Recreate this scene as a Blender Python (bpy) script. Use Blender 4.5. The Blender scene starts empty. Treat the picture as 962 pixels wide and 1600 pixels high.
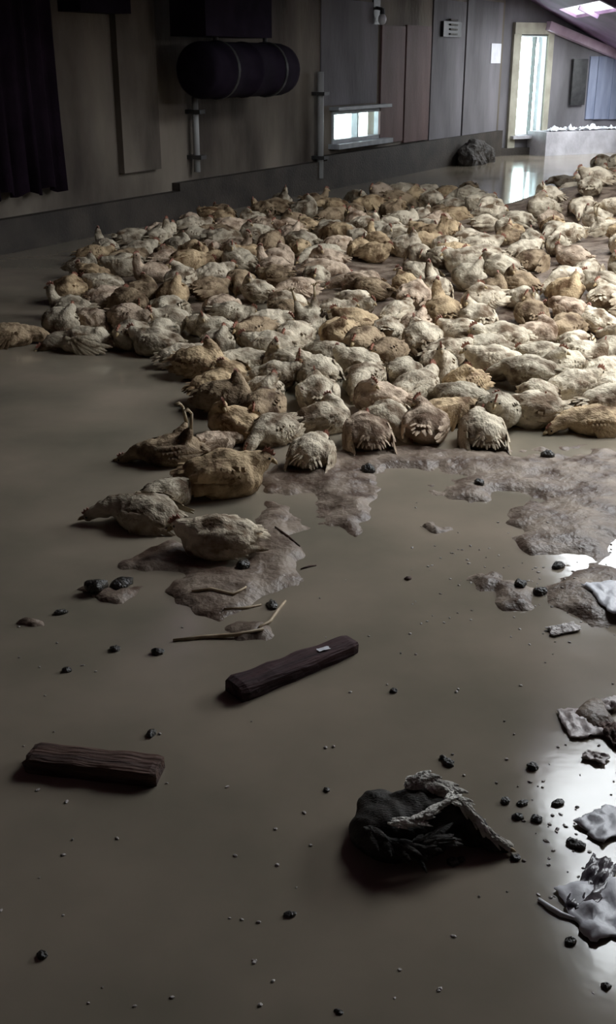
import bpy, math, random
import numpy as np
from mathutils import Vector, Matrix, noise

S = bpy.context.scene
COL = S.collection
random.seed(7)

# ------------------------------------------------------------------ camera
F = 1715.0; CX, CY = 481.0, 800.0; CH = 1.5
PITCH = math.atan(0.409)
SP, CP = math.sin(PITCH), math.cos(PITCH)
cd = bpy.data.cameras.new('camera'); cam = bpy.data.objects.new('camera', cd); COL.objects.link(cam)
cam.location = (0, 0, CH); cam.rotation_euler = (math.pi/2 - PITCH, 0, 0)
cd.sensor_fit = 'VERTICAL'; cd.sensor_height = 36.0; cd.sensor_width = 36.0*962/1600
cd.lens = 36.0*F/1600.0; cd.clip_start = 0.05; cd.clip_end = 200
S.camera = cam

# ------------------------------------------------------------------ sky and exposure
W = bpy.data.worlds.new('overcast_sky'); S.world = W; W.use_nodes = True
bg = W.node_tree.nodes['Background']
bg.inputs['Color'].default_value = (0.98, 0.97, 0.96, 1); bg.inputs['Strength'].default_value = 21.0
S.view_settings.view_transform = 'Standard'; S.view_settings.look = 'None'
S.view_settings.exposure = 0.0; S.view_settings.gamma = 1.0; S.view_settings.use_curve_mapping = False

def portal(name, loc, rot, sx, sy):          # guides the sky's light through an opening; gives no light itself
    l = bpy.data.lights.new(name, 'AREA'); l.shape = 'RECTANGLE'; l.size = sx; l.size_y = sy
    l.cycles.is_portal = True
    o = bpy.data.objects.new(name, l); COL.objects.link(o); o.location = loc; o.rotation_euler = rot
    return o
RSL = 0.437                                   # roof falls to the right
def roof_z(X): return 4.117 - RSL*X
RA = math.atan(RSL)
SKY1 = (1.6, 3.0, 4.8, 6.9)                  # skylight openings: x0,x1,y0,y1
SKY2 = (4.12, 4.42, 16.9, 19.8)
SKY3 = (2.5, 3.4, 9.0, 10.6)
SKY_ADDED_END = (5.25, 6.1, 17.8, 20.4)  # unseen opening added to brighten the end wall and heap
SKY_ADDED_FRONT = (3.75, 5.1, 4.2, 7.6)  # unseen opening added to light the water at front right
SKYS = (SKY1, SKY2, SKY3, SKY_ADDED_END, SKY_ADDED_FRONT)
for i, (x0, x1, y0, y1) in enumerate(SKYS):
    xm = (x0+x1)/2
    portal('skylight_portal', (xm, (y0+y1)/2, roof_z(xm)+0.1), (0, RA, 0), (x1-x0)/math.cos(RA), y1-y0)
XR = 5.85

# ------------------------------------------------------------------ pixel helpers (real ground / wall positions)
def ray(px, py):
    u = (px-CX)/F; v = (py-CY)/F
    return Vector((u, CP - v*SP, -SP - v*CP))
def ground(px, py, z=0.0):
    d = ray(px, py); t = (z-CH)/d.z
    return Vector((d.x*t, d.y*t, z))
def proj(P):
    x, y, z = P[0], P[1], P[2]-CH
    dep = y*CP - z*SP
    return (CX + F*x/dep, CY + F*(-y*SP - z*CP)/dep)

# ------------------------------------------------------------------ materials
def mat(name, c1, c2=None, scale=8.0, rough=0.6, bump=0.0, bscale=40.0, spec=0.5, detail=5.0,
        lo=0.35, hi=0.65, stretch=(1, 1, 1), r2=None, coord='Object', tint=False):
    m = bpy.data.materials.new(name); m.use_nodes = True
    nt = m.node_tree; b = nt.nodes['Principled BSDF']
    b.inputs['Roughness'].default_value = rough; b.inputs['Specular IOR Level'].default_value = spec
    tc = nt.nodes.new('ShaderNodeTexCoord'); mp = nt.nodes.new('ShaderNodeMapping')
    mp.inputs['Scale'].default_value = stretch
    nt.links.new(tc.outputs[coord], mp.inputs['Vector'])
    col = None
    if c2 is not None:
        n = nt.nodes.new('ShaderNodeTexNoise'); n.inputs['Scale'].default_value = scale; n.inputs['Detail'].default_value = detail
        r = nt.nodes.new('ShaderNodeValToRGB')
        r.color_ramp.elements[0].position = lo; r.color_ramp.elements[1].position = hi
        r.color_ramp.elements[0].color = (*c1, 1); r.color_ramp.elements[1].color = (*c2, 1)
        nt.links.new(mp.outputs[0], n.inputs['Vector']); nt.links.new(n.outputs['Fac'], r.inputs['Fac'])
        col = r.outputs['Color']
        if r2 is not None:
            q = nt.nodes.new('ShaderNodeMapRange'); q.inputs['To Min'].default_value = rough; q.inputs['To Max'].default_value = r2
            q.inputs['From Min'].default_value = lo; q.inputs['From Max'].default_value = hi
            nt.links.new(n.outputs['Fac'], q.inputs['Value']); nt.links.new(q.outputs[0], b.inputs['Roughness'])
    if tint:
        oi = nt.nodes.new('ShaderNodeObjectInfo'); mx = nt.nodes.new('ShaderNodeMix'); mx.data_type = 'RGBA'; mx.blend_type = 'MULTIPLY'
        mx.inputs[0].default_value = 1.0
        if col is None: mx.inputs[6].default_value = (*c1, 1)
        else: nt.links.new(col, mx.inputs[6])
        nt.links.new(oi.outputs['Color'], mx.inputs[7]); col = mx.outputs[2]
        ad = nt.nodes.new('ShaderNodeVectorMath'); ad.operation = 'MULTIPLY_ADD'
        ad.inputs[1].default_value = (1, 1, 1)
        cb = nt.nodes.new('ShaderNodeCombineXYZ'); sc_ = nt.nodes.new('ShaderNodeMath'); sc_.operation = 'MULTIPLY'; sc_.inputs[1].default_value = 37.0
        nt.links.new(oi.outputs['Random'], sc_.inputs[0]); nt.links.new(sc_.outputs[0], cb.inputs[0]); nt.links.new(sc_.outputs[0], cb.inputs[1])
        nt.links.new(tc.outputs[coord], ad.inputs[0]); nt.links.new(cb.outputs[0], ad.inputs[2]); nt.links.new(ad.outputs[0], mp.inputs['Vector'])
    if col is None: b.inputs['Base Color'].default_value = (*c1, 1)
    else: nt.links.new(col, b.inputs['Base Color'])
    if bump > 0:
        n2 = nt.nodes.new('ShaderNodeTexNoise'); n2.inputs['Scale'].default_value = bscale; n2.inputs['Detail'].default_value = 4
        bp = nt.nodes.new('ShaderNodeBump'); bp.inputs['Strength'].default_value = bump; bp.inputs['Distance'].default_value = 0.02
        nt.links.new(mp.outputs[0], n2.inputs['Vector']); nt.links.new(n2.outputs['Fac'], bp.inputs['Height'])
        nt.links.new(bp.outputs[0], b.inputs['Normal'])
    return m

def pane_mat(name, tint, gloss=0.08):
    m = bpy.data.materials.new(name); m.use_nodes = True; nt = m.node_tree
    nt.nodes.remove(nt.nodes['Principled BSDF']); out = nt.nodes['Material Output']
    t = nt.nodes.new('ShaderNodeBsdfTransparent'); t.inputs[0].default_value = (*tint, 1)
    g = nt.nodes.new('ShaderNodeBsdfGlossy'); g.inputs['Roughness'].default_value = 0.1
    x = nt.nodes.new('ShaderNodeMixShader'); x.inputs[0].default_value = gloss
    nt.links.new(t.outputs[0], x.inputs[1]); nt.links.new(g.outputs[0], x.inputs[2]); nt.links.new(x.outputs[0], out.inputs[0])
    return m

M = {}
M['water'] = mat('muddy_water', (0.19, 0.170, 0.128), (0.33, 0.272, 0.208), 1.6, rough=0.10, bump=0.06, bscale=5.0, spec=0.42, lo=0.3, hi=0.7, r2=0.15, coord='Object')
M['mud'] = mat('wet_mud', (0.095, 0.060, 0.042), (0.30, 0.235, 0.18), 9.0, rough=0.40, bump=0.55, bscale=30, spec=0.4, detail=9, r2=0.55)
M['feather'] = mat('muddy_feathers', (0.15, 0.10, 0.062), (0.74, 0.66, 0.54), 7.0, rough=0.75, bump=0.5, bscale=60, spec=0.25, lo=0.36, hi=0.57, stretch=(1, 1.4, 1.4), tint=True)
M['quill'] = mat('wet_flight_feathers', (0.20, 0.135, 0.08), (0.66, 0.58, 0.46), 14.0, rough=0.65, bump=0.3, bscale=90, spec=0.3, lo=0.32, hi=0.6, tint=True)
M['comb'] = mat('red_comb', (0.24, 0.09, 0.06), (0.33, 0.15, 0.10), 30, rough=0.5)
M['beak'] = mat('horn_beak', (0.45, 0.34, 0.18), (0.30, 0.20, 0.10), 30, rough=0.45)
M['leg'] = mat('scaly_leg', (0.45, 0.36, 0.22), (0.25, 0.18, 0.11), 40, rough=0.55)
M['eye'] = mat('dark_eye', (0.01, 0.008, 0.006), rough=0.15)
M['darkfeather'] = mat('soaked_dark_feathers', (0.016, 0.014, 0.011), (0.06, 0.052, 0.043), 16, rough=0.65, bump=0.35, bscale=110, spec=0.3, stretch=(1, 2.5, 2.5))
M['palefeather'] = mat('soaked_pale_feathers', (0.42, 0.39, 0.34), (0.78, 0.75, 0.68), 22, rough=0.65, bump=0.6, bscale=90, spec=0.3)
M['wood'] = mat('soaked_dark_wood', (0.026, 0.012, 0.014), (0.085, 0.042, 0.044), 9, rough=0.7, bump=0.6, bscale=30, stretch=(0.35, 4, 4), spec=0.2)
M['wood2'] = mat('soaked_brown_wood', (0.032, 0.016, 0.013), (0.13, 0.072, 0.052), 9, rough=0.7, bump=0.6, bscale=30, stretch=(0.35, 4, 4), spec=0.4)
M['clod'] = mat('dark_wet_dirt', (0.012, 0.010, 0.008), (0.05, 0.04, 0.03), 60, rough=0.3, bump=0.6, bscale=120, spec=0.6)
M['straw'] = mat('dull_straw', (0.30, 0.21, 0.12), (0.52, 0.41, 0.27), 30, rough=0.6)
M['plastic'] = mat('wet_white_plastic', (0.62, 0.62, 0.66), (0.80, 0.80, 0.84), 12, rough=0.42, bump=0.15, bscale=25, spec=0.5)
M['paper'] = mat('sodden_pale_scrap', (0.34, 0.28, 0.26), (0.60, 0.53, 0.52), 14, rough=0.4, bump=0.3, bscale=30)
M['darkplastic'] = mat('dark_wet_plastic', (0.05, 0.045, 0.055), (0.14, 0.12, 0.13), 14, rough=0.25, bump=0.2)
M['foam'] = mat('scum_foam', (0.33, 0.28, 0.25), (0.55, 0.50, 0.48), 40, rough=0.35, bump=0.9, bscale=60)
M['plaster'] = mat('stained_plaster', (0.045, 0.034, 0.026), (0.20, 0.17, 0.135), 0.9, rough=0.85, bump=0.4, bscale=12, detail=8, stretch=(1.3, 1.3, 0.5), lo=0.36, hi=0.66)
M['greyplaster'] = mat('grey_render', (0.10, 0.095, 0.10), (0.20, 0.19, 0.205), 1.2, rough=0.85, bump=0.3, bscale=12, detail=8, stretch=(1.5, 1.5, 0.5))
M['board'] = mat('rusty_brown_board', (0.085, 0.045, 0.04), (0.15, 0.085, 0.08), 2.0, rough=0.7, bump=0.3, stretch=(2, 2, 0.4))
M['plinth'] = mat('dark_plinth', (0.022, 0.017, 0.013), (0.052, 0.041, 0.032), 3, rough=0.7, bump=0.4)  # dark tone for the band along the wall foot
M['tarp'] = mat('black_purple_tarpaulin', (0.010, 0.005, 0.010), (0.020, 0.011, 0.021), 3, rough=0.9, spec=0.1, bump=0.2)
M['blackdrum'] = mat('black_plastic', (0.008, 0.005, 0.011), (0.015, 0.010, 0.019), 6, rough=0.85, spec=0.1)
M['palepipe'] = mat('grey_white_pipe', (0.26, 0.26, 0.25), (0.40, 0.41, 0.41), 6, rough=0.5, stretch=(1, 1, 0.3))
M['whitepaint'] = mat('white_paint', (0.62, 0.64, 0.66), (0.75, 0.77, 0.80), 8, rough=0.5)
M['creampaint'] = mat('cream_door_surround', (0.30, 0.28, 0.22), (0.44, 0.42, 0.34), 4, rough=0.7)
M['darkmetal'] = mat('dark_metal', (0.02, 0.02, 0.022), (0.05, 0.05, 0.05), 8, rough=0.45)
M['greyframe'] = mat('grey_frame', (0.28, 0.30, 0.32), (0.38, 0.40, 0.42), 8, rough=0.5)
M['roof'] = mat('purple_roof_sheet', (0.10, 0.05, 0.095), (0.18, 0.10, 0.18), 2, rough=0.6, bump=0.2)
M['rafter'] = mat('violet_beam', (0.16, 0.10, 0.18), (0.26, 0.17, 0.28), 5, rough=0.55)  # violet tone for rafters and purlins
M['pinkbeam'] = mat('dusty_pink_beam', (0.40, 0.29, 0.36), (0.52, 0.40, 0.48), 5, rough=0.55)
M['bluesheet'] = mat('blue_grey_sheet', (0.20, 0.23, 0.32), (0.32, 0.35, 0.46), 3, rough=0.5, stretch=(2, 2, 0.4))
M['whitewash'] = mat('whitewashed_concrete', (0.38, 0.37, 0.40), (0.60, 0.59, 0.63), 3, rough=0.7, bump=0.4, bscale=20)
M['concrete'] = mat('outdoor_concrete', (0.35, 0.35, 0.33), (0.5, 0.5, 0.47), 2, rough=0.8)
M['pane'] = pane_mat('window_glass', (0.80, 0.92, 0.92))
M['skypane'] = pane_mat('clear_roof_sheet', (0.92, 0.95, 0.97), 0.05)
M['sign'] = mat('white_sign', (0.7, 0.7, 0.75), (0.8, 0.8, 0.85), 10, rough=0.5)

# ------------------------------------------------------------------ mesh helpers
class MB:
    def __init__(s): s.v = []; s.f = []
    def add(s, vs, fs):
        o = len(s.v); s.v += [tuple(x) for x in vs]; s.f += [tuple(i+o for i in q) for q in fs]
    def box(s, c, h, R=None):
        vs = [Vector((sx*h[0], sy*h[1], sz*h[2])) for sx in (-1, 1) for sy in (-1, 1) for sz in (-1, 1)]
        if R is not None: vs = [R @ v for v in vs]
        c = Vector(c)
        s.add([v+c for v in vs], [(0, 1, 3, 2), (4, 6, 7, 5), (0, 4, 5, 1), (2, 3, 7, 6), (0, 2, 6, 4), (1, 5, 7, 3)])
    def ell(s, c, r, R=None, seg=18, ring=11):
        vs = [Vector((0, 0, r[2]))]; c = Vector(c)
        for i in range(1, ring):
            th = math.pi*i/ring
            for j in range(seg):
                ph = 2*math.pi*j/seg
                vs.append(Vector((r[0]*math.sin(th)*math.cos(ph), r[1]*math.sin(th)*math.sin(ph), r[2]*math.cos(th))))
        vs.append(Vector((0, 0, -r[2])))
        if R is not None: vs = [R @ v for v in vs]
        fs = []
        for j in range(seg): fs.append((0, 1+j, 1+(j+1) % seg))
        for i in range(ring-2):
            for j in range(seg):
                a = 1+i*seg+j; b = 1+i*seg+(j+1) % seg
                fs.append((a, a+seg, b+seg, b))
        L = len(vs)-1
        for j in range(seg): fs.append((L, 1+(ring-2)*seg+(j+1) % seg, 1+(ring-2)*seg+j))
        s.add([v+c for v in vs], fs)
    def tube(s, pts, rad, seg=8):
        pts = [Vector(p) for p in pts]; n = len(pts)
        rr = rad if isinstance(rad, (list, tuple)) else [rad]*n
        vs = []
        for i, p in enumerate(pts):
            d = (pts[min(i+1, n-1)]-pts[max(i-1, 0)]).normalized()
            a = d.cross(Vector((0, 0, 1)) if abs(d.z) < 0.9 else Vector((1, 0, 0))).normalized(); b = d.cross(a)
            for j in range(seg):
                ph = 2*math.pi*j/seg
                vs.append(p+(a*math.cos(ph)+b*math.sin(ph))*rr[i])
        fs = []
        for i in range(n-1):
            for j in range(seg):
                k = (j+1) % seg
                fs.append((i*seg+j, i*seg+k, (i+1)*seg+k, (i+1)*seg+j))
        fs.append(tuple(range(seg))[::-1]); fs.append(tuple((n-1)*seg+j for j in range(seg)))
        s.add(vs, fs)
    def mesh(s, name, m, smooth=False):
        me = bpy.data.meshes.new(name); me.from_pydata(s.v, [], s.f); me.update()
        if m is not None: me.materials.append(m)
        if smooth:
            for p in me.polygons: p.use_smooth = True
        return me

def ob(name, me, parent=None, loc=None, rz=None):
    o = bpy.data.objects.new(name, me); COL.objects.link(o)
    if parent is not None: o.parent = parent
    if loc is not None: o.location = loc
    if rz is not None: o.rotation_euler = (0, 0, rz)
    return o
def tag(o, label, cat, group=None):
    o['label'] = label; o['category'] = cat
    if group: o['group'] = group
    return o
def struct(name, me, label=None):
    o = ob(name, me); o['kind'] = 'structure'
    if label: o['label'] = label
    return o
def thing(name, label, cat, loc, rz=0.0, group=None):
    o = ob(name, None, None, loc, rz); o.empty_display_size = 0.05
    return tag(o, label, cat, group)

def remeshed(mb, voxel, smooth_it=3):
    me = mb.mesh('tmp', None); o = ob('tmp', me)
    r = o.modifiers.new('r', 'REMESH'); r.mode = 'VOXEL'; r.voxel_size = voxel
    q = o.modifiers.new('s', 'SMOOTH'); q.iterations = smooth_it; q.factor = 0.5
    dg = bpy.context.evaluated_depsgraph_get()
    res = bpy.data.meshes.new_from_object(o.evaluated_get(dg))
    bpy.data.objects.remove(o); bpy.data.meshes.remove(me)
    return res

def displace(me, fn):
    n = len(me.vertices); co = np.empty(n*3); no = np.empty(n*3)
    me.vertices.foreach_get('co', co); me.vertices.foreach_get('normal', no)
    co = co.reshape(-1, 3); no = no.reshape(-1, 3)
    for i in range(n):
        d = fn(Vector(co[i]), Vector(no[i])); co[i] += no[i]*d
    me.vertices.foreach_set('co', co.reshape(-1)); me.update()

# ------------------------------------------------------------------ the shed: walls
A = ground(0, 395); B = ground(775, 243); C = ground(962, 234)
WD = (B-A).normalized(); WN = Vector((WD.y, -WD.x, 0))          # WN points into the shed
ED = (C-B).normalized(); EN = Vector((ED.y, -ED.x, 0))
def wallpt(px, py, O=A, N=WN, off=0.0):
    d = ray(px, py); t = (O + N*off - Vector((0, 0, CH))).dot(N)/d.dot(N)
    return Vector((0, 0, CH)) + d*t
def ws(px, py, O=A, D=WD, N=WN, off=0.0):                       # (distance along wall, height)
    p = wallpt(px, py, O, N, off); return ((p-O).dot(D), p.z)
def wall_mesh(name, O, D, N, s0, s1, z0, z1, holes, th, m):
    ss = sorted({s0, s1, *[h[0] for h in holes], *[h[1] for h in holes]})
    zs = sorted({z0, z1, *[h[2] for h in holes], *[h[3] for h in holes]})
    mb = MB(); R = Matrix((D, -N, Vector((0, 0, 1)))).transposed()
    for a, b in zip(ss, ss[1:]):
        for c, d in zip(zs, zs[1:]):
            if any(h[0]-1e-6 <= a and b <= h[1]+1e-6 and h[2]-1e-6 <= c and d <= h[3]+1e-6 for h in holes): continue
            mb.box(O + D*((a+b)/2) - N*(th/2) + Vector((0, 0, (c+d)/2)), ((b-a)/2, th/2, (d-c)/2), R)
    return mb.mesh(name, m)
def wall_R(D, N): return Matrix((D, -N, Vector((0, 0, 1)))).transposed()

LW = (B-A).length
wa = ws(517, 228); wb = ws(595, 168)
h1 = (wa[0], wb[0], 0.5*(ws(517, 229)[1]+ws(595, 211)[1]), 0.5*(ws(517, 176)[1]+ws(595, 166)[1]))
wl = struct('wall_left', wall_mesh('wall_left', A, WD, WN, -13.5, LW, -0.3, 4.6, [h1], 0.2, M['plaster']),
            'long stained grey plaster wall behind the flock')
dd0 = ws(801, 212, B, ED, EN); dd1 = ws(854, 56, B, ED, EN)
h2 = (dd0[0], dd1[0], dd0[1], dd1[1])
s870 = ws(872, 200, B, ED, EN)[0]
we = struct('wall_end', wall_mesh('wall_end', B, ED, EN, 0, 5.5, -0.3, 4.6, [h2], 0.2, M['greyplaster']),
            'grey rendered end wall around the bright doorway')

def wbox(name, px0, px1, py0, py1, depth, m, parent=None, O=A, D=WD, N=WN, off=0.0, clampz=None):
    """a slab standing on the wall's face, spanning the pixel rectangle"""
    a = ws(px0, (py0+py1)/2, O, D, N, off); b = ws(px1, (py0+py1)/2, O, D, N, off)
    xm = (px0+px1)/2
    z0 = ws(xm, py1, O, D, N, off)[1]; z1 = ws(xm, py0, O, D, N, off)[1]
    if clampz is not None: z0 = clampz
    mb = MB(); sm = (a[0]+b[0])/2
    mb.box((0, 0, (z1-z0)/2), (abs(b[0]-a[0])/2, depth/2, (z1-z0)/2), wall_R(D, N))
    o = ob(name, mb.mesh(name, m), parent, O + D*sm + N*(depth/2+off) + Vector((0, 0, z0)))
    return o

# window_1
def framed_opening(nm, O, D, N, h, bars_v, bars_h, fw, m, pane_m, label):
    R = wall_R(D, N); s0, s1, z0, z1 = h
    mb = MB(); dp = 0.05
    def bar(a, b, c, d): mb.box(O + D*((a+b)/2) - N*0.03 + Vector((0, 0, (c+d)/2)), ((b-a)/2, dp, (d-c)/2), R)
    bar(s0, s1, z1-fw, z1); bar(s0, s1, z0, z0+fw); bar(s0, s0+fw, z0+fw, z1-fw); bar(s1-fw, s1, z0+fw, z1-fw)
    root = struct(nm, mb.mesh(nm, m), label)
    vs = [s0+fw] + [s0+(s1-s0)*k for k in bars_v] + [s1-fw]
    for k in bars_v:
        g = MB(); s = s0+(s1-s0)*k
        g.box(O + D*s - N*0.03 + Vector((0, 0, (z0+z1)/2)), (fw*0.42, dp*0.9, (z1-z0)/2-fw), R)
        ob('mullion', g.mesh('mullion', M['darkmetal'] if nm.startswith('door') else m), root)
    for k, (lo, hi) in bars_h:
        g = MB(); z = z0+(z1-z0)*k; a = vs[lo]; b = vs[hi]
        g.box(O + D*((a+b)/2) - N*0.03 + Vector((0, 0, z)), ((b-a)/2, dp*0.8, fw*0.35), R)
        ob('transom', g.mesh('transom', m), root)
    for a, b in zip(vs, vs[1:]):
        g = MB(); g.box(O + D*((a+b)/2) - N*0.06 + Vector((0, 0, (z0+z1)/2)), ((b-a)/2, 0.004, (z1-z0)/2-fw), R)
        ob('pane', g.mesh('pane', pane_m), root)
    return root
w1 = framed_opening('window_1', A, WD, WN, h1, [0.5], [], 0.045, M['greyframe'], M['pane'], 'small two-pane window glowing pale blue low in the wall')
g = MB(); g.box(A + WD*((h1[0]+h1[1])/2) + WN*0.05 + Vector((0, 0, h1[3]+0.03)), ((h1[1]-h1[0])/2+0.06, 0.09, 0.02), wall_R(WD, WN))
ob('window_lintel', g.mesh('window_lintel', M['greyframe']), w1)
g = MB(); g.box(A + WD*((h1[0]+h1[1])/2) + WN*0.06 + Vector((0, 0, h1[2]-0.03)), ((h1[1]-h1[0])/2+0.08, 0.10, 0.03), wall_R(WD, WN))
ob('window_sill', g.mesh('window_sill', M['greyframe']), w1)
# door_1: tall glazed opening
d1 = framed_opening('door_1', B, ED, EN, h2, [0.6], [], 0.02, M['whitepaint'], M['pane'], 'tall glazed door blown out white with daylight')
R = wall_R(ED, EN)
for nm, a, b, c, d, dp in (('door_jamb', h2[0]-0.16, h2[0]-0.0, h2[2]-0.3, h2[3]+0.02, 0.06), ('door_jamb', h2[1], h2[1]+0.12, h2[2], h2[3]+0.02, 0.06),
                           ('door_lintel', h2[0]-0.16, h2[1]+0.12, h2[3]+0.02, h2[3]+0.20, 0.08), ('door_sill', h2[0]-0.1, h2[1]+0.2, h2[2]-0.05, h2[2], 0.14)):
    g = MB(); g.box(B + ED*((a+b)/2) + EN*(dp/2) + Vector((0, 0, (c+d)/2)), ((b-a)/2, dp/2, (d-c)/2), R)
    ob(nm, g.mesh(nm, M['creampaint'] if nm != 'door_sill' else M['whitewash']), d1)

# panels of the left wall (parts of the wall)
for nm, x0, x1, y0, y1, dp, m in (
        ('board', 592, 628, 40, 222, 0.03, 'board'), ('board', 630, 668, 40, 220, 0.035, 'board'),
        ('grey_panel', 672, 722, 0, 226, 0.02, 'greyplaster'), ('grey_panel', 724, 778, 0, 232, 0.024, 'greyplaster'),
        ('grey_panel', 500, 588, 0, 163, 0.015, 'greyplaster'),
        ('pilaster', 176, 236, -40, 268, 0.07, 'plaster')):
    wbox(nm, x0, x1, y0, y1, dp, M[m], wl)
# dark plinth along the foot of the wall
mb = MB(); a0 = -13.5
for s0, s1, hh in ((a0, ws(270, 320)[0], 0.28), (ws(270, 320)[0], ws(500, 290)[0], 0.36), (ws(500, 290)[0], LW-0.02, 0.42)):
    mb.box(A + WD*((s0+s1)/2) + WN*0.05 + Vector((0, 0, hh/2-0.15)), ((s1-s0)/2, 0.05, hh/2+0.15), wall_R(WD, WN))
struct('trim_1', mb.mesh('trim_1', M['plinth']), 'dark plinth along the foot of the plaster wall')
mb = MB(); mb.box(B + ED*2.75 + EN*0.05 + Vector((0, 0, -0.04)), (2.75, 0.05, 0.16), wall_R(ED, EN))
struct('trim_2', mb.mesh('trim_2', M['plinth']), 'dark wet plinth below the bright doorway')

# back and right sides (outside the frame)
mb = MB(); mb.box((-1.5, -2.6, 2.2), (8.5, 0.1, 2.6)); struct('wall_back', mb.mesh('wall_back', M['plaster']), 'plaster wall behind the camera')
mb = MB(); mb.box((XR+0.1, 10.5, 0.61), (0.1, 13.2, 0.91)); struct('wall_right', mb.mesh('wall_right', M['greyplaster']), 'low rendered wall on the right-hand side')

# ------------------------------------------------------------------ roof
mb = MB()
def roof_patch(x0, x1, y0, y1, th=0.05):
    zs = roof_z
    vs = [(x0, y0, zs(x0)), (x1, y0, zs(x1)), (x1, y1, zs(x1)), (x0, y1, zs(x0))]
    vs += [(a, b, c+th) for a, b, c in vs]
    mb.add(vs, [(0, 1, 2, 3), (7, 6, 5, 4), (0, 4, 5, 1), (1, 5, 6, 2), (2, 6, 7, 3), (3, 7, 4, 0)])
xs = sorted({-1.5, 6.3, *[q for s_ in SKYS for q in s_[:2]]}); ys = sorted({-2.8, 26.5, *[q for s_ in SKYS for q in s_[2:]]})
for x0, x1 in zip(xs, xs[1:]):
    for y0, y1 in zip(ys, ys[1:]):
        if any(s[0] <= x0 and x1 <= s[1] and s[2] <= y0 and y1 <= s[3] for s in SKYS): continue
        roof_patch(x0, x1, y0, y1)
zr = roof_z(-1.5)
mb.add([(-1.5, -2.8, zr), (-1.5, 26.5, zr), (-11.5, 26.5, zr-1.6), (-11.5, -2.8, zr-1.6),
        (-1.5, -2.8, zr+.05), (-1.5, 26.5, zr+.05), (-11.5, 26.5, zr-1.55), (-11.5, -2.8, zr-1.55)],
       [(0, 1, 2, 3), (7, 6, 5, 4), (0, 4, 5, 1), (1, 5, 6, 2), (2, 6, 7, 3), (3, 7, 4, 0)])
roof = struct('ceiling', mb.mesh('ceiling', M['roof']), 'dark purple sheet roof falling to the right above the door')
RR = Matrix.Rotation(RA, 3, 'Y')
def rafter(y, hw, hh, m, nm='rafter', x0=-1.4, x1=6.2, drop=0.0):
    g = MB(); xm = (x0+x1)/2
    g.box((0, 0, 0), ((x1-x0)/2/math.cos(RA), hw, hh), RR)
    ob(nm, g.mesh(nm, m), roof, (xm, y, roof_z(xm)-hh*1.1-drop))
for y in (-0.5, 2.9, 8.1, 12.6, 14.3, 16.2): rafter(y, 0.05, 0.06, M['rafter'])
for x in (-0.3, 0.9):
    g = MB(); g.box((0, 0, 0), (0.035, 14.0, 0.03), RR)
    ob('purlin', g.mesh('purlin', M['rafter']), roof, (x, 11.8, roof_z(x)-0.03))
for i, (x0, x1, y0, y1) in enumerate(SKYS):  # panes and bars, for the added openings too
    n = 2
    for k in range(n):
        a = y0+(y1-y0)*k/n; b = y0+(y1-y0)*(k+1)/n; g = MB()
        g.add([(x0, a, roof_z(x0)+.02), (x1, a, roof_z(x1)+.02), (x1, b, roof_z(x1)+.02), (x0, b, roof_z(x0)+.02),
               (x0, a, roof_z(x0)+.026), (x1, a, roof_z(x1)+.026), (x1, b, roof_z(x1)+.026), (x0, b, roof_z(x0)+.026)],
              [(0, 1, 2, 3), (7, 6, 5, 4), (0, 4, 5, 1), (1, 5, 6, 2), (2, 6, 7, 3), (3, 7, 4, 0)])
        ob('skylight_sheet', g.mesh('skylight_sheet', M['skypane']), roof)
    for k in range(1, n):
        rafter(y0+(y1-y0)*k/n, 0.03, 0.03, M['rafter'], 'skylight_bar', x0, x1)
for yc, hl, hh in ((4.5, 1.5, 0.24), (9.3, 3.3, 0.52)):  # unseen baffles added under the roof to keep skylight off the left side
    g = MB(); g.box((0, 0, 0), (0.05, hl, hh)); ob('light_baffle', g.mesh('light_baffle', M['roof']), roof, (1.5, yc, roof_z(1.5)-hh+0.01))
g = MB(); g.box((0, 0, 0), (0.05, 2.6, 0.24)); ob('light_baffle', g.mesh('light_baffle', M['roof']), roof, (3.66, 5.9, roof_z(3.66)-0.23))  # another added baffle, beside the front added opening
# pale pink beam sloping along the end wall, and the roof edge board
p0 = wallpt(856, 40, B, EN, 0.12); p1 = wallpt(975, 90, B, EN, 0.12)
g = MB(); d = p1-p0; ln = d.length; d.normalize(); up = EN.cross(d)
g.box((0, 0, 0), (ln/2, 0.06, 0.07), Matrix((d, EN, up)).transposed())
ob('rake_beam', g.mesh('rake_beam', M['pinkbeam']), we, (p0+p1)/2)

# outside ground
mb = MB(); mb.box((4, 31, -0.2), (16, 8.5, 0.05)); mb.box((14, 10, -0.2), (7.5, 14, 0.05)); mb.box((-8, 24, -0.2), (9, 10, 0.04))
struct('floor_outside', mb.mesh('floor_outside', M['concrete']), 'pale concrete yard outside the shed')

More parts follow.
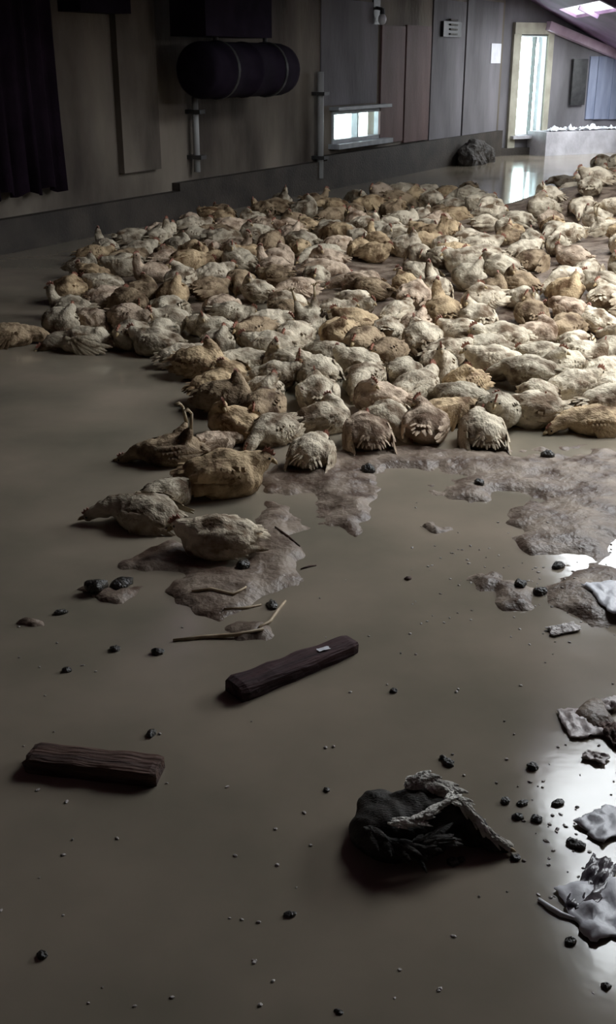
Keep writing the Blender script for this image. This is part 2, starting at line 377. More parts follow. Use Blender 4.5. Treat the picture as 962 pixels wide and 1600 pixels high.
# ------------------------------------------------------------------ floor, water and mud
PILES = [(ground(945, 350), 1.15, 0.42), (ground(1020, 420), 1.2, 0.25), (ground(820, 470), 1.2, 0.10), (ground(520, 400), 1.5, 0.10), (ground(240, 450), 0.9, 0.08), (ground(640, 560), 0.9, 0.05)]
def mound(x, y):
    h = -0.05
    for c, s, a in PILES:
        h += a*math.exp(-((x-c.x)**2+(y-c.y)**2)/(s*s))
    return h
def grid(name, xs, ys, zf, m):
    nx, ny = len(xs), len(ys)
    v = [(x, y, zf(x, y)) for y in ys for x in xs]
    def ok(x, y): P = Vector((x, y, 0)); return (P-A).dot(WN) > -0.14 and (P-B).dot(EN) > -0.14
    f = [(j*nx+i, j*nx+i+1, (j+1)*nx+i+1, (j+1)*nx+i) for j in range(ny-1) for i in range(nx-1) if ok(xs[i+1], ys[j])]
    used = sorted({i for q in f for i in q}); ix = {k: n for n, k in enumerate(used)}
    v = [v[k] for k in used]; f = [tuple(ix[k] for k in q) for q in f]
    me = bpy.data.meshes.new(name); me.from_pydata(v, [], f); me.update(); me.materials.append(m)
    for p in me.polygons: p.use_smooth = True
    return me
def lin(a, b, n): return [a+(b-a)*i/(n-1) for i in range(n)]
def below_walls(x, y):
    return mound(x, y) + 0.03*noise.noise(Vector((x*2.1, y*2.1, 0)))
struct('floor', grid('floor', lin(-8, 5.9, 110), lin(-2.5, 25, 170), below_walls, M['mud']), 'flooded mud floor of the shed')
ww = ob('flood_water', grid('flood_water', lin(-8, 5.85, 60), lin(-2.5, 25, 110),
        lambda x, y: 0.0015*noise.noise(Vector((x*1.5, y*1.5, 3))), M['water']))
tag(ww, 'murky brown flood water covering the shed floor', 'water'); ww['kind'] = 'stuff'

BANKS = [(345, 925, 85, 38, .050), (430, 850, 45, 55, .050), (545, 800, 58, 36, .046), (480, 745, 90, 24, .050), (620, 715, 130, 22, .045),
         (395, 985, 45, 14, .034), (880, 825, 78, 42, .056), (850, 735, 120, 34, .055), (935, 935, 66, 48, .056), (800, 930, 48, 24, .040),
         (765, 905, 40, 16, .036), (965, 780, 60, 50, .05), (925, 1125, 36, 38, .046), (160, 920, 58, 13, .040), (50, 975, 46, 9, .034), (690, 830, 22, 14, .034),
         (720, 770, 60, 18, .036), (260, 870, 60, 25, .04), (945, 1035, 30, 14, .0)]
def bank(x, y):
    px, py = proj((x, y, 0))
    px += 34*noise.noise(Vector((x*6, y*6, 7))) + 16*noise.noise(Vector((x*17, y*17, 9))); py += 20*noise.noise(Vector((x*6, y*6, 17))) + 10*noise.noise(Vector((x*17, y*17, 19)))
    h = 0.0
    for cx, cy, rx, ry, a in BANKS:
        e = ((px-cx)/rx)**2+((py-cy)/ry)**2
        if e < 9: h += a*1.5*math.exp(-e)
    h = -0.034 + min(h, 0.05+0.25*(h-0.05)) if h > 0.05 else -0.034 + h
    n1 = noise.noise(Vector((x*7, y*7, 1.3))); n2 = noise.noise(Vector((x*19, y*19, 4.1))); n3 = noise.noise(Vector((x*45, y*45, 2.2)))
    up = max(0.0, min(1.0, (h+0.034)/0.03))
    return h + up*(0.010*n1 + 0.0055*n2 + 0.002*n3)
bk = ob('mud_bank', grid('mud_bank', lin(-1.55, 1.75, 190), lin(1.9, 5.0, 200), bank, M['mud']))
tag(bk, 'glistening ridges of brown mud rising out of the flood water', 'mud'); bk['kind'] = 'stuff'

# ------------------------------------------------------------------ fixtures on the walls
# black tarpaulin hanging at the left edge
a = ws(-75, 150); b = ws(78, 150); zb = 0.5*(ws(0, 300)[1]+ws(78, 296)[1])
nx = 46; vs = []; fs = []
for k in range(nx):
    s = a[0]+(b[0]-a[0])*k/(nx-1); w = 0.10+0.045*math.sin(k*0.95)+0.02*math.sin(k*2.3+1)
    for z, q in ((zb+0.03*math.sin(k*.6), 1.0), (zb+0.8, 0.8), (3.4, 0.45)):
        vs.append(A + WD*s + WN*(0.05+w*q) + Vector((0, 0, z)))
for k in range(nx-1):
    for r in range(2): fs.append((k*3+r, k*3+3+r, k*3+4+r, k*3+1+r))
m_ = MB(); o_ = A + WD*((a[0]+b[0])/2) + Vector((0, 0, zb)); m_.add([v-o_ for v in vs], fs)
tarp = ob('tarpaulin', m_.mesh('tarpaulin', M['tarp'], True), None, o_)
tarp.modifiers.new('thick', 'SOLIDIFY').thickness = 0.012
tag(tarp, 'black-purple tarpaulin hanging in folds down the wall at the left edge', 'tarpaulin')

# black drum hung high on the wall
def lathe_x(mb, prof, seg=28, R=None, c=(0, 0, 0)):
    vs = []; fs = []; c = Vector(c)
    for x, r in prof:
        for j in range(seg):
            ph = 2*math.pi*j/seg; v = Vector((x, r*math.cos(ph), r*math.sin(ph)))
            vs.append((R @ v if R is not None else v)+c)
    n = len(prof)
    for i in range(n-1):
        for j in range(seg):
            k = (j+1) % seg; fs.append((i*seg+j, (i+1)*seg+j, (i+1)*seg+k, i*seg+k))
    fs.append(tuple(range(seg))); fs.append(tuple((n-1)*seg+j for j in range(seg))[::-1])
    mb.add(vs, fs)
OFF = 0.55
pL = wallpt(305, 108, A, WN, OFF); pR = wallpt(442, 108, A, WN, OFF)
rz_top = wallpt(375, 66, A, WN, OFF).z; rz_bot = wallpt(375, 152, A, WN, OFF).z
rad = (rz_top-rz_bot)/2; zc = (rz_top+rz_bot)/2; Ld = (pR-pL).length; mid = (pL+pR)/2; mid.z = zc
wang = math.atan2(WD.y, WD.x)
drum = thing('black_drum', 'black drum-shaped tank hung high against the stained wall', 'tank', (mid.x, mid.y, zc-rad), wang)
g = MB(); hL = Ld/2
prof = [(-hL, rad*.80), (-hL+.03, rad*.94), (-hL+.08, rad)] + [(x, rad*(1+dr)) for x0 in (-.3, 0, .3) for x, dr in ((x0*Ld-.03, 0), (x0*Ld-.02, .03), (x0*Ld+.02, .03), (x0*Ld+.03, 0))] + [(hL-.14, rad), (hL-.06, rad*.95), (hL-.02, rad*.84), (hL, rad*.66)]
lathe_x(g, prof); ob('drum_body', g.mesh('drum_body', M['blackdrum'], True), drum, (0, 0, rad))
for x in (-.28, .28):
    g = MB(); g.tube([(x*Ld, 0, rad*2), (x*Ld, 0, rad*2+0.9)], 0.025, 8); ob('hanger_rod', g.mesh('hanger_rod', M['darkmetal']), drum)
    g = MB(); lathe_x(g, [(-.02, rad*1.05), (.02, rad*1.05)]); ob('strap', g.mesh('strap', M['darkmetal']), drum, (x*Ld, 0, rad))
pc = wallpt(340, 20, A, WN, OFF)
g = MB(); g.box((-0.2*Ld, 0, rad*2+0.36), (0.36*Ld, 0.20, 0.32)); ob('feed_box', g.mesh('feed_box', M['blackdrum']), drum)

# second dark box at the top left
p = wallpt(128, 10, A, WN, 0.0)
o = wbox('dark_ventilation_box', 88, 168, -50, 20, 0.25, M['blackdrum'])
tag(o, 'dark box at the top of the wall between the tarpaulin and the drum', 'box')

# pipes down the wall
for px, y0, y1, r, lab in ((297, 150, 268, 0.034, 'grey-white drain pipe below the black drum on the wall'), (490, 112, 278, 0.042, 'taller pale pipe standing left of the small window')):
    a = ws(px, y1); z1 = ws(px, y0)[1]
    base = A + WD*a[0] + WN*0.09
    t = thing('wall_pipe', lab, 'pipe', (base.x, base.y, a[1]))
    g = MB(); g.tube([(0, 0, 0), (0, 0, z1-a[1])], r, 12); ob('tube', g.mesh('tube', M['palepipe'], True), t)
    for q in (0.2, 0.8):
        g = MB(); g.box((0, 0, 0), (r*1.5, 0.09, 0.02), wall_R(WD, WN)); ob('clamp', g.mesh('clamp', M['darkmetal']), t, (0, 0, (z1-a[1])*q))

# small wall lamp, unlit white bulb
p = wallpt(597, 30, A, WN, 0.1)
t = thing('wall_lamp', 'tiny white bulb lamp on a dark bracket above the small window', 'lamp', tuple(p))
g = MB(); g.ell((0, 0, 0), (0.055, 0.055, 0.07)); ob('bulb', g.mesh('bulb', M['whitepaint'], True), t)
g = MB(); g.tube([(0, 0, 0.06), (0, 0, 0.13)], [0.035, 0.03], 10); g.tube([(0, 0, 0.12), tuple(-WN*0.1+Vector((0, 0, 0.14)))], 0.02, 8); ob('bracket', g.mesh('bracket', M['darkmetal']), t)
g = MB(); g.box(tuple(-WN*0.09+Vector((0, 0, 0.1))), (0.10, 0.012, 0.16), wall_R(WD, WN)); ob('back_plate', g.mesh('back_plate', M['darkmetal']), t)

# dark vent hole, sign
o = wbox('wall_vent', 688, 716, 34, 58, 0.05, M['darkmetal'], None, off=0.02); tag(o, 'small dark vent high on the grey wall panels', 'vent')
for k in range(4):
    g = MB(); g.box((0, 0, 0), (0.14, 0.02, 0.012), wall_R(WD, WN)); ob('slat', g.mesh('slat', M['plinth']), o, tuple(WN*0.03+Vector((0, 0, 0.04+0.065*k))))
O_ = wallpt(773, 84, A, WN, 0.0)
o = wbox('wall_sign', 766, 781, 68, 99, 0.015, M['sign'], None, off=0.025); tag(o, 'small blank white sign on the wall left of the bright door', 'sign')

# right of the door: low white ledge, blue sheets, dark board
def epoint(px, py, off=0.0): return wallpt(px, py, B, EN, off)
LO = 0.5
q0 = ws(852, 215, B, ED, EN, LO); q1 = ws(1000, 215, B, ED, EN, LO); zt = ws(920, 204, B, ED, EN, LO)[1]
g = MB(); g.box(B + ED*((q0[0]+q1[0])/2) + EN*(LO/2+0.02) + Vector((0, 0, zt/2-0.1)), ((q1[0]-q0[0])/2, LO/2, zt/2+0.1), wall_R(ED, EN))
led = struct('trim_3', g.mesh('trim_3', M['whitewash']), 'low whitewashed ledge right of the bright door')
for k, px in enumerate((923, 935, 947, 959, 971)):
    o = wbox('sheet_rib', px-6.2, px+5.8, 88, 186, 0.03+0.02*(k % 2), M['bluesheet'], we, B, ED, EN, 0.0)
o = wbox('hanging_board', 892, 914, 92, 164, 0.03, M['darkmetal'], None, B, ED, EN, 0.04); tag(o, 'dark upright board on the end wall beside the bright door', 'board')

# sodden dark heap at the foot of the wall
c = ground(728, 256) + WN*0.12
g = MB(); g.ell((0, 0, 0), (0.5, 0.2, 0.30), wall_R(WD, WN)); g.ell((0.18, 0.35, -.05), (0.35, 0.2, 0.25), wall_R(WD, WN)); me = remeshed(g, .035, 2); displace(me, lambda co, no: .07*noise.noise(co*6)+.03*noise.noise(co*17)); me.materials.append(M['plinth'])
tag(ob('litter_heap', me, None, (c.x, c.y, 0.08)), 'dark heap of sodden litter at the foot of the grey wall panels', 'heap')

# ------------------------------------------------------------------ crumpled wet sheets
def crumple(name, L, Wd, hgt, seed, m, n=14, rag=0.25):
    rnd = random.Random(seed); vs = []; fs = []
    for j in range(n):
        for i in range(n):
            u = i/(n-1)*2-1; v = j/(n-1)*2-1
            e = 1 + rag*noise.noise(Vector((math.atan2(v, u)*1.3, seed, 0)))
            x = u*L/2*e; y = v*Wd/2*e
            z = abs(noise.noise(Vector((u*1.6+seed, v*1.6, seed)))) + 0.22*noise.noise(Vector((u*4, v*4+seed, seed)))
            edge = max(abs(u), abs(v))**3
            vs.append((x+0.03*L*rnd.uniform(-1, 1), y+0.03*Wd*rnd.uniform(-1, 1), hgt*z*(1-0.6*edge)+0.004))
    for j in range(n-1):
        for i in range(n-1): fs.append((j*n+i, j*n+i+1, (j+1)*n+i+1, (j+1)*n+i))
    g = MB(); g.add(vs, fs); me = g.mesh(name, m, True)
    return me
SHEETS = [
    (905, 1132, .085, .12, .022, 'paper', 'scrap', 'pinkish crumpled wet scrap at the right edge above the pale square', 0.1),
    (930, 1186, .055, .040, .014, 'paper', 'scrap', 'small pale square scrap just below the pinkish crumpled one', -0.5),
    (958, 1150, .05, .10, .03, 'wood2', 'scrap', 'brown curled scrap cut by the right edge of the picture', 0.2),
    (948, 1105, .08, .05, .02, 'paper', 'scrap', 'pale ragged scrap topmost of the litter at the right edge', 0.4),
    (945, 1290, .11, .09, .02, 'plastic', 'plastic bag', 'bright white piece standing in for reflected sky at the right edge', 0.6),  # white piece placed as the bright reflection on the water
    (950, 1425, .14, .14, .03, 'plastic', 'plastic bag', 'large shiny white plastic bag at the lower right edge', 0.2),
    (925, 1385, .055, .17, .03, 'darkplastic', 'plastic strip', 'dark crumpled strip lying against the shiny white bag', -0.55),
    (960, 945, .13, .20, .02, 'plastic', 'plastic sheet', 'pale sheet standing in for sky reflected on the mud at right', 0.2),  # this sheet and the raft below imitate sky sheen on wet mud
    (880, 985, .10, .05, .012, 'foam', 'scum', 'pale scum raft at the tip of the right mud bank', 0.4)]
for i, (px, py, L, Wd, hg, m, cat, lab, rz) in enumerate(SHEETS):
    c = ground(px, py); nm = cat.replace(' ', '_')
    o = ob(nm, crumple(nm, L, Wd, hg, i*3.7+1, M[m]), None, (c.x, c.y, max(bank(c.x, c.y), 0)+0.002), rz)
    o.modifiers.new('thick', 'SOLIDIFY').thickness = 0.002
    tag(o, lab, cat)

for i, (px, L, lab) in enumerate(((868, .34, 'white glinting plastic bunched at the door end of the ledge'), (892, .22, 'small white plastic scrap second along the low ledge'), (922, .5, 'long white plastic sheet along the middle of the low ledge'), (954, .4, 'white plastic sheet at the right end of the low ledge'))):
    q = ws(px, 203, B, ED, EN, LO-0.1); c = B + ED*q[0] + EN*(LO-0.12)
    o = ob('ledge_plastic', crumple('ledge_plastic', L, .24, .16, i*2.3+4, M['whitepaint'], 12), None, (c.x, c.y, zt+0.004), math.atan2(ED.y, ED.x))
    o.modifiers.new('thick', 'SOLIDIFY').thickness = 0.004
    tag(o, lab, 'plastic sheet')

# thin white strip and straws
def stick(name, pts, r, m, label, cat, flat=False):
    P = [ground(x, y) for x, y in pts]; c = P[0]
    q = []
    for k, p in enumerate(P):
        q.append((p.x-c.x, p.y-c.y, max(bank(p.x, p.y), 0.0)+r*0.6))
    g = MB(); n = len(q); g.tube(q, [r*(0.6 if k in (0, n-1) else 1) for k in range(n)], 7)
    o = ob(name, g.mesh(name, M[m], True), None, (c.x, c.y, 0)); return tag(o, label, cat)
stick('plastic_strip', [(841, 1407), (858, 1420), (876, 1431), (898, 1438)], 0.006, 'plastic', 'thin white curved strip left of the shiny white bag', 'plastic strip')
stick('straw', [(270, 1002), (320, 997), (370, 996), (412, 993)], 0.006, 'straw', 'long brown straw lying level above the dark wooden block', 'straw')
stick('straw', [(405, 990), (422, 972), (436, 952), (446, 940)], 0.005, 'straw', 'short pale straw bent up from the long straw toward the mud', 'straw')
stick('straw', [(300, 935), (330, 932), (365, 938), (385, 930)], 0.005, 'straw', 'short straw on the mud just below the lowest pale bird', 'straw')
stick('straw', [(350, 958), (385, 951), (408, 946)], 0.0045, 'straw', 'small straw in the mud left of the bent straw', 'straw')
stick('straw', [(430, 830), (450, 846), (468, 858)], 0.005, 'wood2', 'dark twig on the mud right of the pale lowest bird', 'twig')
stick('straw', [(470, 890), (482, 886), (494, 884)], 0.004, 'wood2', 'tiny dark twig floating off the mud below the striped bird', 'twig')

# ------------------------------------------------------------------ floating wooden blocks
def block(px0, py0, px1, py1, wd, ht, m, label, seed, taper):
    p = ground(px0, py0); q = ground(px1, py1); c = (p+q)/2; L = (q-p).length; rz = math.atan2(q.y-p.y, q.x-p.x)
    rnd = random.Random(seed); n = 22; vs = []; fs = []; k = 12
    for i in range(n):
        t = i/(n-1); x = (t-0.5)*L
        w = wd*(1-taper*t)*(1+0.06*noise.noise(Vector((t*6, seed, 0)))); h = ht*(1-taper*0.6*t)*(1+0.08*noise.noise(Vector((t*5, seed, 3))))
        e = 0.86 if i in (0, n-1) else 1.0
        for j in range(k):
            a = 2*math.pi*(j+0.5)/k; ca, sa = math.cos(a), math.sin(a)
            y = w/2*e*math.copysign(abs(ca)**0.45, ca); z = h/2*e*math.copysign(abs(sa)**0.45, sa)
            y += 0.004*noise.noise(Vector((x*20, j, seed))); z += 0.005*noise.noise(Vector((x*14, j*3, seed+2)))
            xx = x + (0.008*noise.noise(Vector((j*2.1, seed, i))) if i in (0, n-1) else 0)
            vs.append((xx, y, z))
    for i in range(n-1):
        for j in range(k):
            jj = (j+1) % k; fs.append((i*k+j, i*k+jj, (i+1)*k+jj, (i+1)*k+j))
    fs.append(tuple(range(k))[::-1]); fs.append(tuple((n-1)*k+j for j in range(k)))
    g = MB(); g.add(vs, fs)
    o = ob('wooden_block', g.mesh('wooden_block', M[m]), None, (c.x, c.y, ht*0.25), rz)
    return tag(o, label, 'wood block')
b1 = block(365, 1088, 549, 1014, 0.088, 0.055, 'wood', 'dark reddish wooden block floating at the middle, slanting up to the right', 3, 0.25)
block(48, 1192, 250, 1214, 0.082, 0.05, 'wood2', 'dark brown wooden block floating at the lower left, level', 8, -0.05)
g = ground(505, 1014, 0.04); o = ob('highlight_chip', crumple('highlight_chip', 0.035, 0.016, 0.006, 5, M['plastic'], 6), None, (g.x, g.y, 0.036), 0.5)  # white chip stands for the wet highlight on the wood
tag(o, 'small white chip painted in as the wet highlight on the slanting block', 'chip')

# ------------------------------------------------------------------ dirt clods on the water
CL = [(700, 1192, 11, 'twin dark clod just above the dark drowned bird'), (832, 1199, 13, 'dark clod alone above the clods right of the drowned bird'),
      (789, 1253, 11, 'leftmost dark clod of the tight bunch right of the drowned bird'), (816, 1256, 9, 'small clod at the top of the tight bunch'),
      (808, 1277, 12, 'lowest left dark clod of the tight bunch'), (838, 1281, 12, 'lowest right dark clod of the tight bunch'),
      (871, 1256, 10, 'clod standing right of the tight bunch'), (804, 1341, 11, 'dark clod just below the drowned bird\'s pointed end'),
      (706, 1349, 13, 'dark clod just below the belly of the drowned bird'), (899, 1321, 14, 'black clod beside the bright white piece at the right'),
      (891, 1472, 12, 'dark clod below the shiny white bag'), (946, 1542, 11, 'lowest clod near the right edge'),
      (529, 1581, 7, 'tiny clod at the bottom edge of the picture'), (615, 1080, 8, 'lone clod right of the slanting wooden block'),
      (637, 905, 7, 'lone speck of dirt in the water between the mud banks'), (236, 1147, 10, 'round dark clod above the level wooden block'),
      (105, 1048, 10, 'dark clod at the left, above the level wooden block'), (247, 1020, 13, 'dark clod just left of the long straw'),
      (95, 958, 10, 'small dark clod below the brown mud lump at the left'), (180, 1015, 11, 'flat dull clod left of the straw'),
      (510, 1235, 7, 'small speck left of the drowned bird'), (453, 1430, 9, 'lone speck in the dark lower water'),
      (66, 1494, 12, 'clod in the dark bottom left corner'), (748, 762, 11, 'dark clod on the water below the front birds'),
      (872, 885, 12, 'dark clod on the right mud bank'), (843, 927, 16, 'wide dark clod on the right mud bank\'s lower end'),
      (812, 922, 13, 'dark lump at the left of the wide clod'), (425, 947, 12, 'dark clod at the end of the mud below the birds'),
      (380, 895, 16, 'dark mud lump below the lowest pale bird'), (150, 925, 22, 'long brown lump in the water at the left'), (190, 915, 18, 'brown lump right of the long one at the left'), (575, 738, 16, 'reddish lump on the mud below the front birds'), (855, 718, 14, 'flat dark lump on the mud under the right front birds')]
for i, (px, py, r, lab) in enumerate(CL):
    c = ground(px, py); k = CP*(py-98.6)/CH; r_ = 0.78*r/k
    g = MB(); g.ell((0, 0, 0), (r_*(1.0 if i % 3 else 1.5), r_*0.9, r_*0.6), None, 12, 8)
    me = g.mesh('dirt_clod', M['clod'] if py > 940 or i > 22 else M['wood2'], True)
    displace(me, lambda co, no: r_*0.35*noise.noise(co*(1.6/r_)+Vector((i*3.1, 0, 0))))
    if i in (0, 8):
        g2 = MB(); g2.ell((r_*1.6, r_*.3, 0), (r_*.7, r_*.6, r_*.5), None, 8, 6); 
        me2 = g2.mesh('crumb', M['clod'], True)
    else: me2 = None
    o = ob('dirt_clod', me, None, (c.x, c.y, max(bank(c.x, c.y), 0)+r_*0.2), random.uniform(0, 6)); tag(o, lab, 'dirt clod', 'dirt clods on the water')
    if me2: ob('crumb', me2, o)

# ------------------------------------------------------------------ chickens
def blade(mb, root, d, nrm, L, Wd, curl=-0.15, n=5):
    root = Vector(root); d = Vector(d).normalized(); nrm = Vector(nrm); nrm = (nrm - d*nrm.dot(d)).normalized(); side = d.cross(nrm)
    vs = []; fs = []
    for i in range(n+1):
        t = i/n; w = Wd*(math.sin(math.pi*(0.12+0.83*t))**0.7)
        c = root + d*(L*t) + nrm*(curl*t*t*L)
        vs += [c - side*w - nrm*(0.25*Wd), c + nrm*(0.18*Wd), c + side*w - nrm*(0.25*Wd)]
    for i in range(n):
        a = i*3
        fs += [(a, a+1, a+4, a+3), (a+1, a+2, a+5, a+4)]
    mb.add(vs, fs)

HEAD = {'huddled': ((.155, .0, .155), (.9, 0, -.45)), 'upright': ((.135, .01, .235), (1, .1, -.1)), 'bowed': ((.225, .02, .05), (.7, .1, -.7)),
        'tucked': ((.045, .055, .195), (-.8, .5, -.3)), 'fanned': ((.15, -.03, .13), (.7, -.4, -.6)), 'sprawled': ((.24, .05, .045), (.9, .4, -.2)),
        'upturned': ((.235, -.06, .04), (.9, -.4, .1))}
def feathering(seed, amp=0.005):
    def fn(co, no):
        u = co.x*26; ph = math.atan2(co.y, co.z-0.08)*5.5
        row = math.floor(u); k = u-row
        sc = amp*((1-k)*0.9)*(0.5+0.5*math.cos(ph+(row % 2)*math.pi))
        lump = 0.012*noise.noise(co*13+Vector((seed*5.1, 0, 0))) + 0.005*noise.noise(co*34+Vector((0, seed, 0)))
        return sc + lump
    return fn
def build_variant(pose, seed):
    rnd = random.Random(seed); out = {}
    hp, hd = HEAD[pose]; hp = Vector(hp); hd = Vector(hd).normalized()
    mb = MB()
    fl = 0.85 if pose in ('sprawled', 'upturned') else 1.0
    mb.ell((0, 0, .088*fl), (.125, .105*(2-fl), .098*fl)); mb.ell((.06, 0, .09*fl), (.085, .09, .085*fl)); mb.ell((-.085, 0, .10*fl), (.075, .075, .065))
    for s in (-1, 1): mb.ell((-.01, s*.075, .095*fl), (.115, .036, .062*fl))
    n0 = Vector((.10, 0, .115*fl)); midp = (n0+hp)/2 + Vector((.02, 0, .012))
    for t in np.linspace(0, 1, 7):
        p = n0*(1-t)**2 + midp*2*t*(1-t) + hp*t*t; r = .052*(1-t)+.026*t
        mb.ell(p, (r, r, r), None, 12, 8)
    Rh = hd.to_track_quat('X', 'Z').to_matrix()
    mb.ell(hp, (.033, .024, .026), Rh, 14, 9)
    if pose == 'upturned':
        for s in (-1, 1): mb.tube([(-.05, s*.045, .13), (-.085, s*.06, .175), (-.10, s*.065, .20)], [.036, .026, .012], 10)
    body = remeshed(mb, .0095, 4)
    displace(body, feathering(seed))
    for p in body.polygons: p.use_smooth = True
    body.materials.append(M['feather']); body.name = 'body'
    out['body'] = [body]
    def side_y(x, z):
        q = 1-(x/.155)**2-((z-.09*fl)/(.105*fl))**2
        return .112*(2-fl)*math.sqrt(max(.05, q))
    wings = []
    for s in (-1, 1):
        w = MB()
        droop = 1.0 if pose in ('fanned', 'sprawled') else 0.35
        for row, (z, xa, xb, n, L, Wd) in enumerate(((.142, .075, -.03, 6, .065, .018), (.118, .055, -.06, 7, .085, .016), (.09, .03, -.085, 8, .11, .013))):
            for k in range(n):
                x = xa+(xb-xa)*k/(n-1); zz = (z + rnd.uniform(-.006, .006))*fl
                y = s*(side_y(x, zz)+.004)
                a = -math.radians(8+droop*(55-50*k/(n-1))*(0.5+0.25*row)+rnd.uniform(-7, 7))
                d = (-math.cos(a), -s*.22*(1 if droop < .9 else -.3), math.sin(a))
                blade(w, (x, y, zz), d, (0, s, .45), L*rnd.uniform(.85, 1.12), Wd, -.05)
        wings.append(w.mesh('wing', M['quill'], True))
    out['wing'] = wings
    t = MB(); up = {'fanned': -6, 'huddled': 4, 'upright': 14, 'bowed': 18, 'tucked': 4, 'sprawled': -14, 'upturned': -10}[pose]
    sp = 48 if pose == 'fanned' else 24; fan = pose == 'fanned'
    for layer in (0, 1):
        n = (13 if fan else 7)-2*layer
        for k in range(n):
            yaw = math.radians((k/(n-1)*2-1)*sp + rnd.uniform(-4, 4)); pt = math.radians(up+6*layer+rnd.uniform(-5, 5))
            d = (-math.cos(yaw)*math.cos(pt), math.sin(yaw)*math.cos(pt), math.sin(pt))
            blade(t, (-.115, math.sin(yaw)*.04, .115*fl+.012*layer), d, (0, math.sin(yaw)*.5, 1), ((.07 if fan else .085)-.02*layer)*rnd.uniform(.8, 1.15), .010 if fan else .0125, -.45 if fan else -.25)
    out['tail'] = [t.mesh('tail', M['quill'], True)]
    c = MB(); sd = Rh @ Vector((0, 1, 0)); u = Rh @ Vector((0, 0, 1)); f = Rh @ Vector((1, 0, 0))
    prof = [(-.022, .018), (.026, .018), (.028, .030), (.020, .026), (.014, .041), (.006, .031), (-.001, .045), (-.009, .032), (-.018, .040)]
    vs = [hp + f*a + u*b + sd*q for q in (-.004, .004) for a, b in prof]; n = len(prof)
    c.add(vs, [tuple(range(n)), tuple(range(2*n-1, n-1, -1))] + [(i, i+n, (i+1) % n+n, (i+1) % n) for i in range(n)])
    out['comb'] = [c.mesh('comb', M['comb'])]
    b = MB(); b.tube([hp+f*.026, hp+f*.042-u*.003, hp+f*.053-u*.008], [.011, .008, .0015], 8); out['beak'] = [b.mesh('beak', M['beak'], True)]
    ey = []
    for s in (-1, 1):
        e = MB(); e.ell(hp+f*.012+sd*(s*.021)+u*.006, (.005, .005, .005), None, 8, 6); ey.append(e.mesh('eye', M['eye'], True))
    out['eye'] = ey
    if pose == 'upturned':
        lg = []
        for s in (-1, 1):
            l = MB(); b0 = Vector((-.10, s*.065, .195)); b1 = Vector((-.10-.01*s, s*.075, .275))
            l.tube([b0, b1], [.010, .007], 8)
            for q in (-.6, 0, .6): l.tube([b1, b1+Vector((.02*math.cos(q), .03*math.sin(q), .022)), b1+Vector((.04*math.cos(q), .045*math.sin(q), .018))], [.006, .005, .002], 6)
            lg.append(l.mesh('leg', M['leg'], True))
        out['leg'] = lg
    return out
POSES = ['huddled', 'upright', 'bowed', 'tucked', 'fanned', 'sprawled', 'upturned']
VAR = {p: [build_variant(p, 3+11*i+k) for k in range(1 if p in ('upturned', 'upright') else 2)] for i, p in enumerate(POSES)}
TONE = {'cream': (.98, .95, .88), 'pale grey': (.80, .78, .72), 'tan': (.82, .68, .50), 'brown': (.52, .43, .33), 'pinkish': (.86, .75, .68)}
N_BIRD = 0
PLACED = []
def chicken(loc, yaw, pose, tone, scale, label, group, full=True, tilt=(0, 0)):
    global N_BIRD
    v = VAR[pose][N_BIRD % len(VAR[pose])]; N_BIRD += 1
    r = thing('chicken', label, 'chicken', loc, 0, group)
    r.rotation_euler = (tilt[0], tilt[1], yaw); r.scale = (scale,)*3
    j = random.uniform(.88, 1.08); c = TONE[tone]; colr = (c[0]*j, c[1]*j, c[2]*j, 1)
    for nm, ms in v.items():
        if nm == 'eye' and not full: continue
        for me in ms:
            o = ob(nm, me, r); o.color = colr
    PLACED.append((loc[0], loc[1]))
    return r

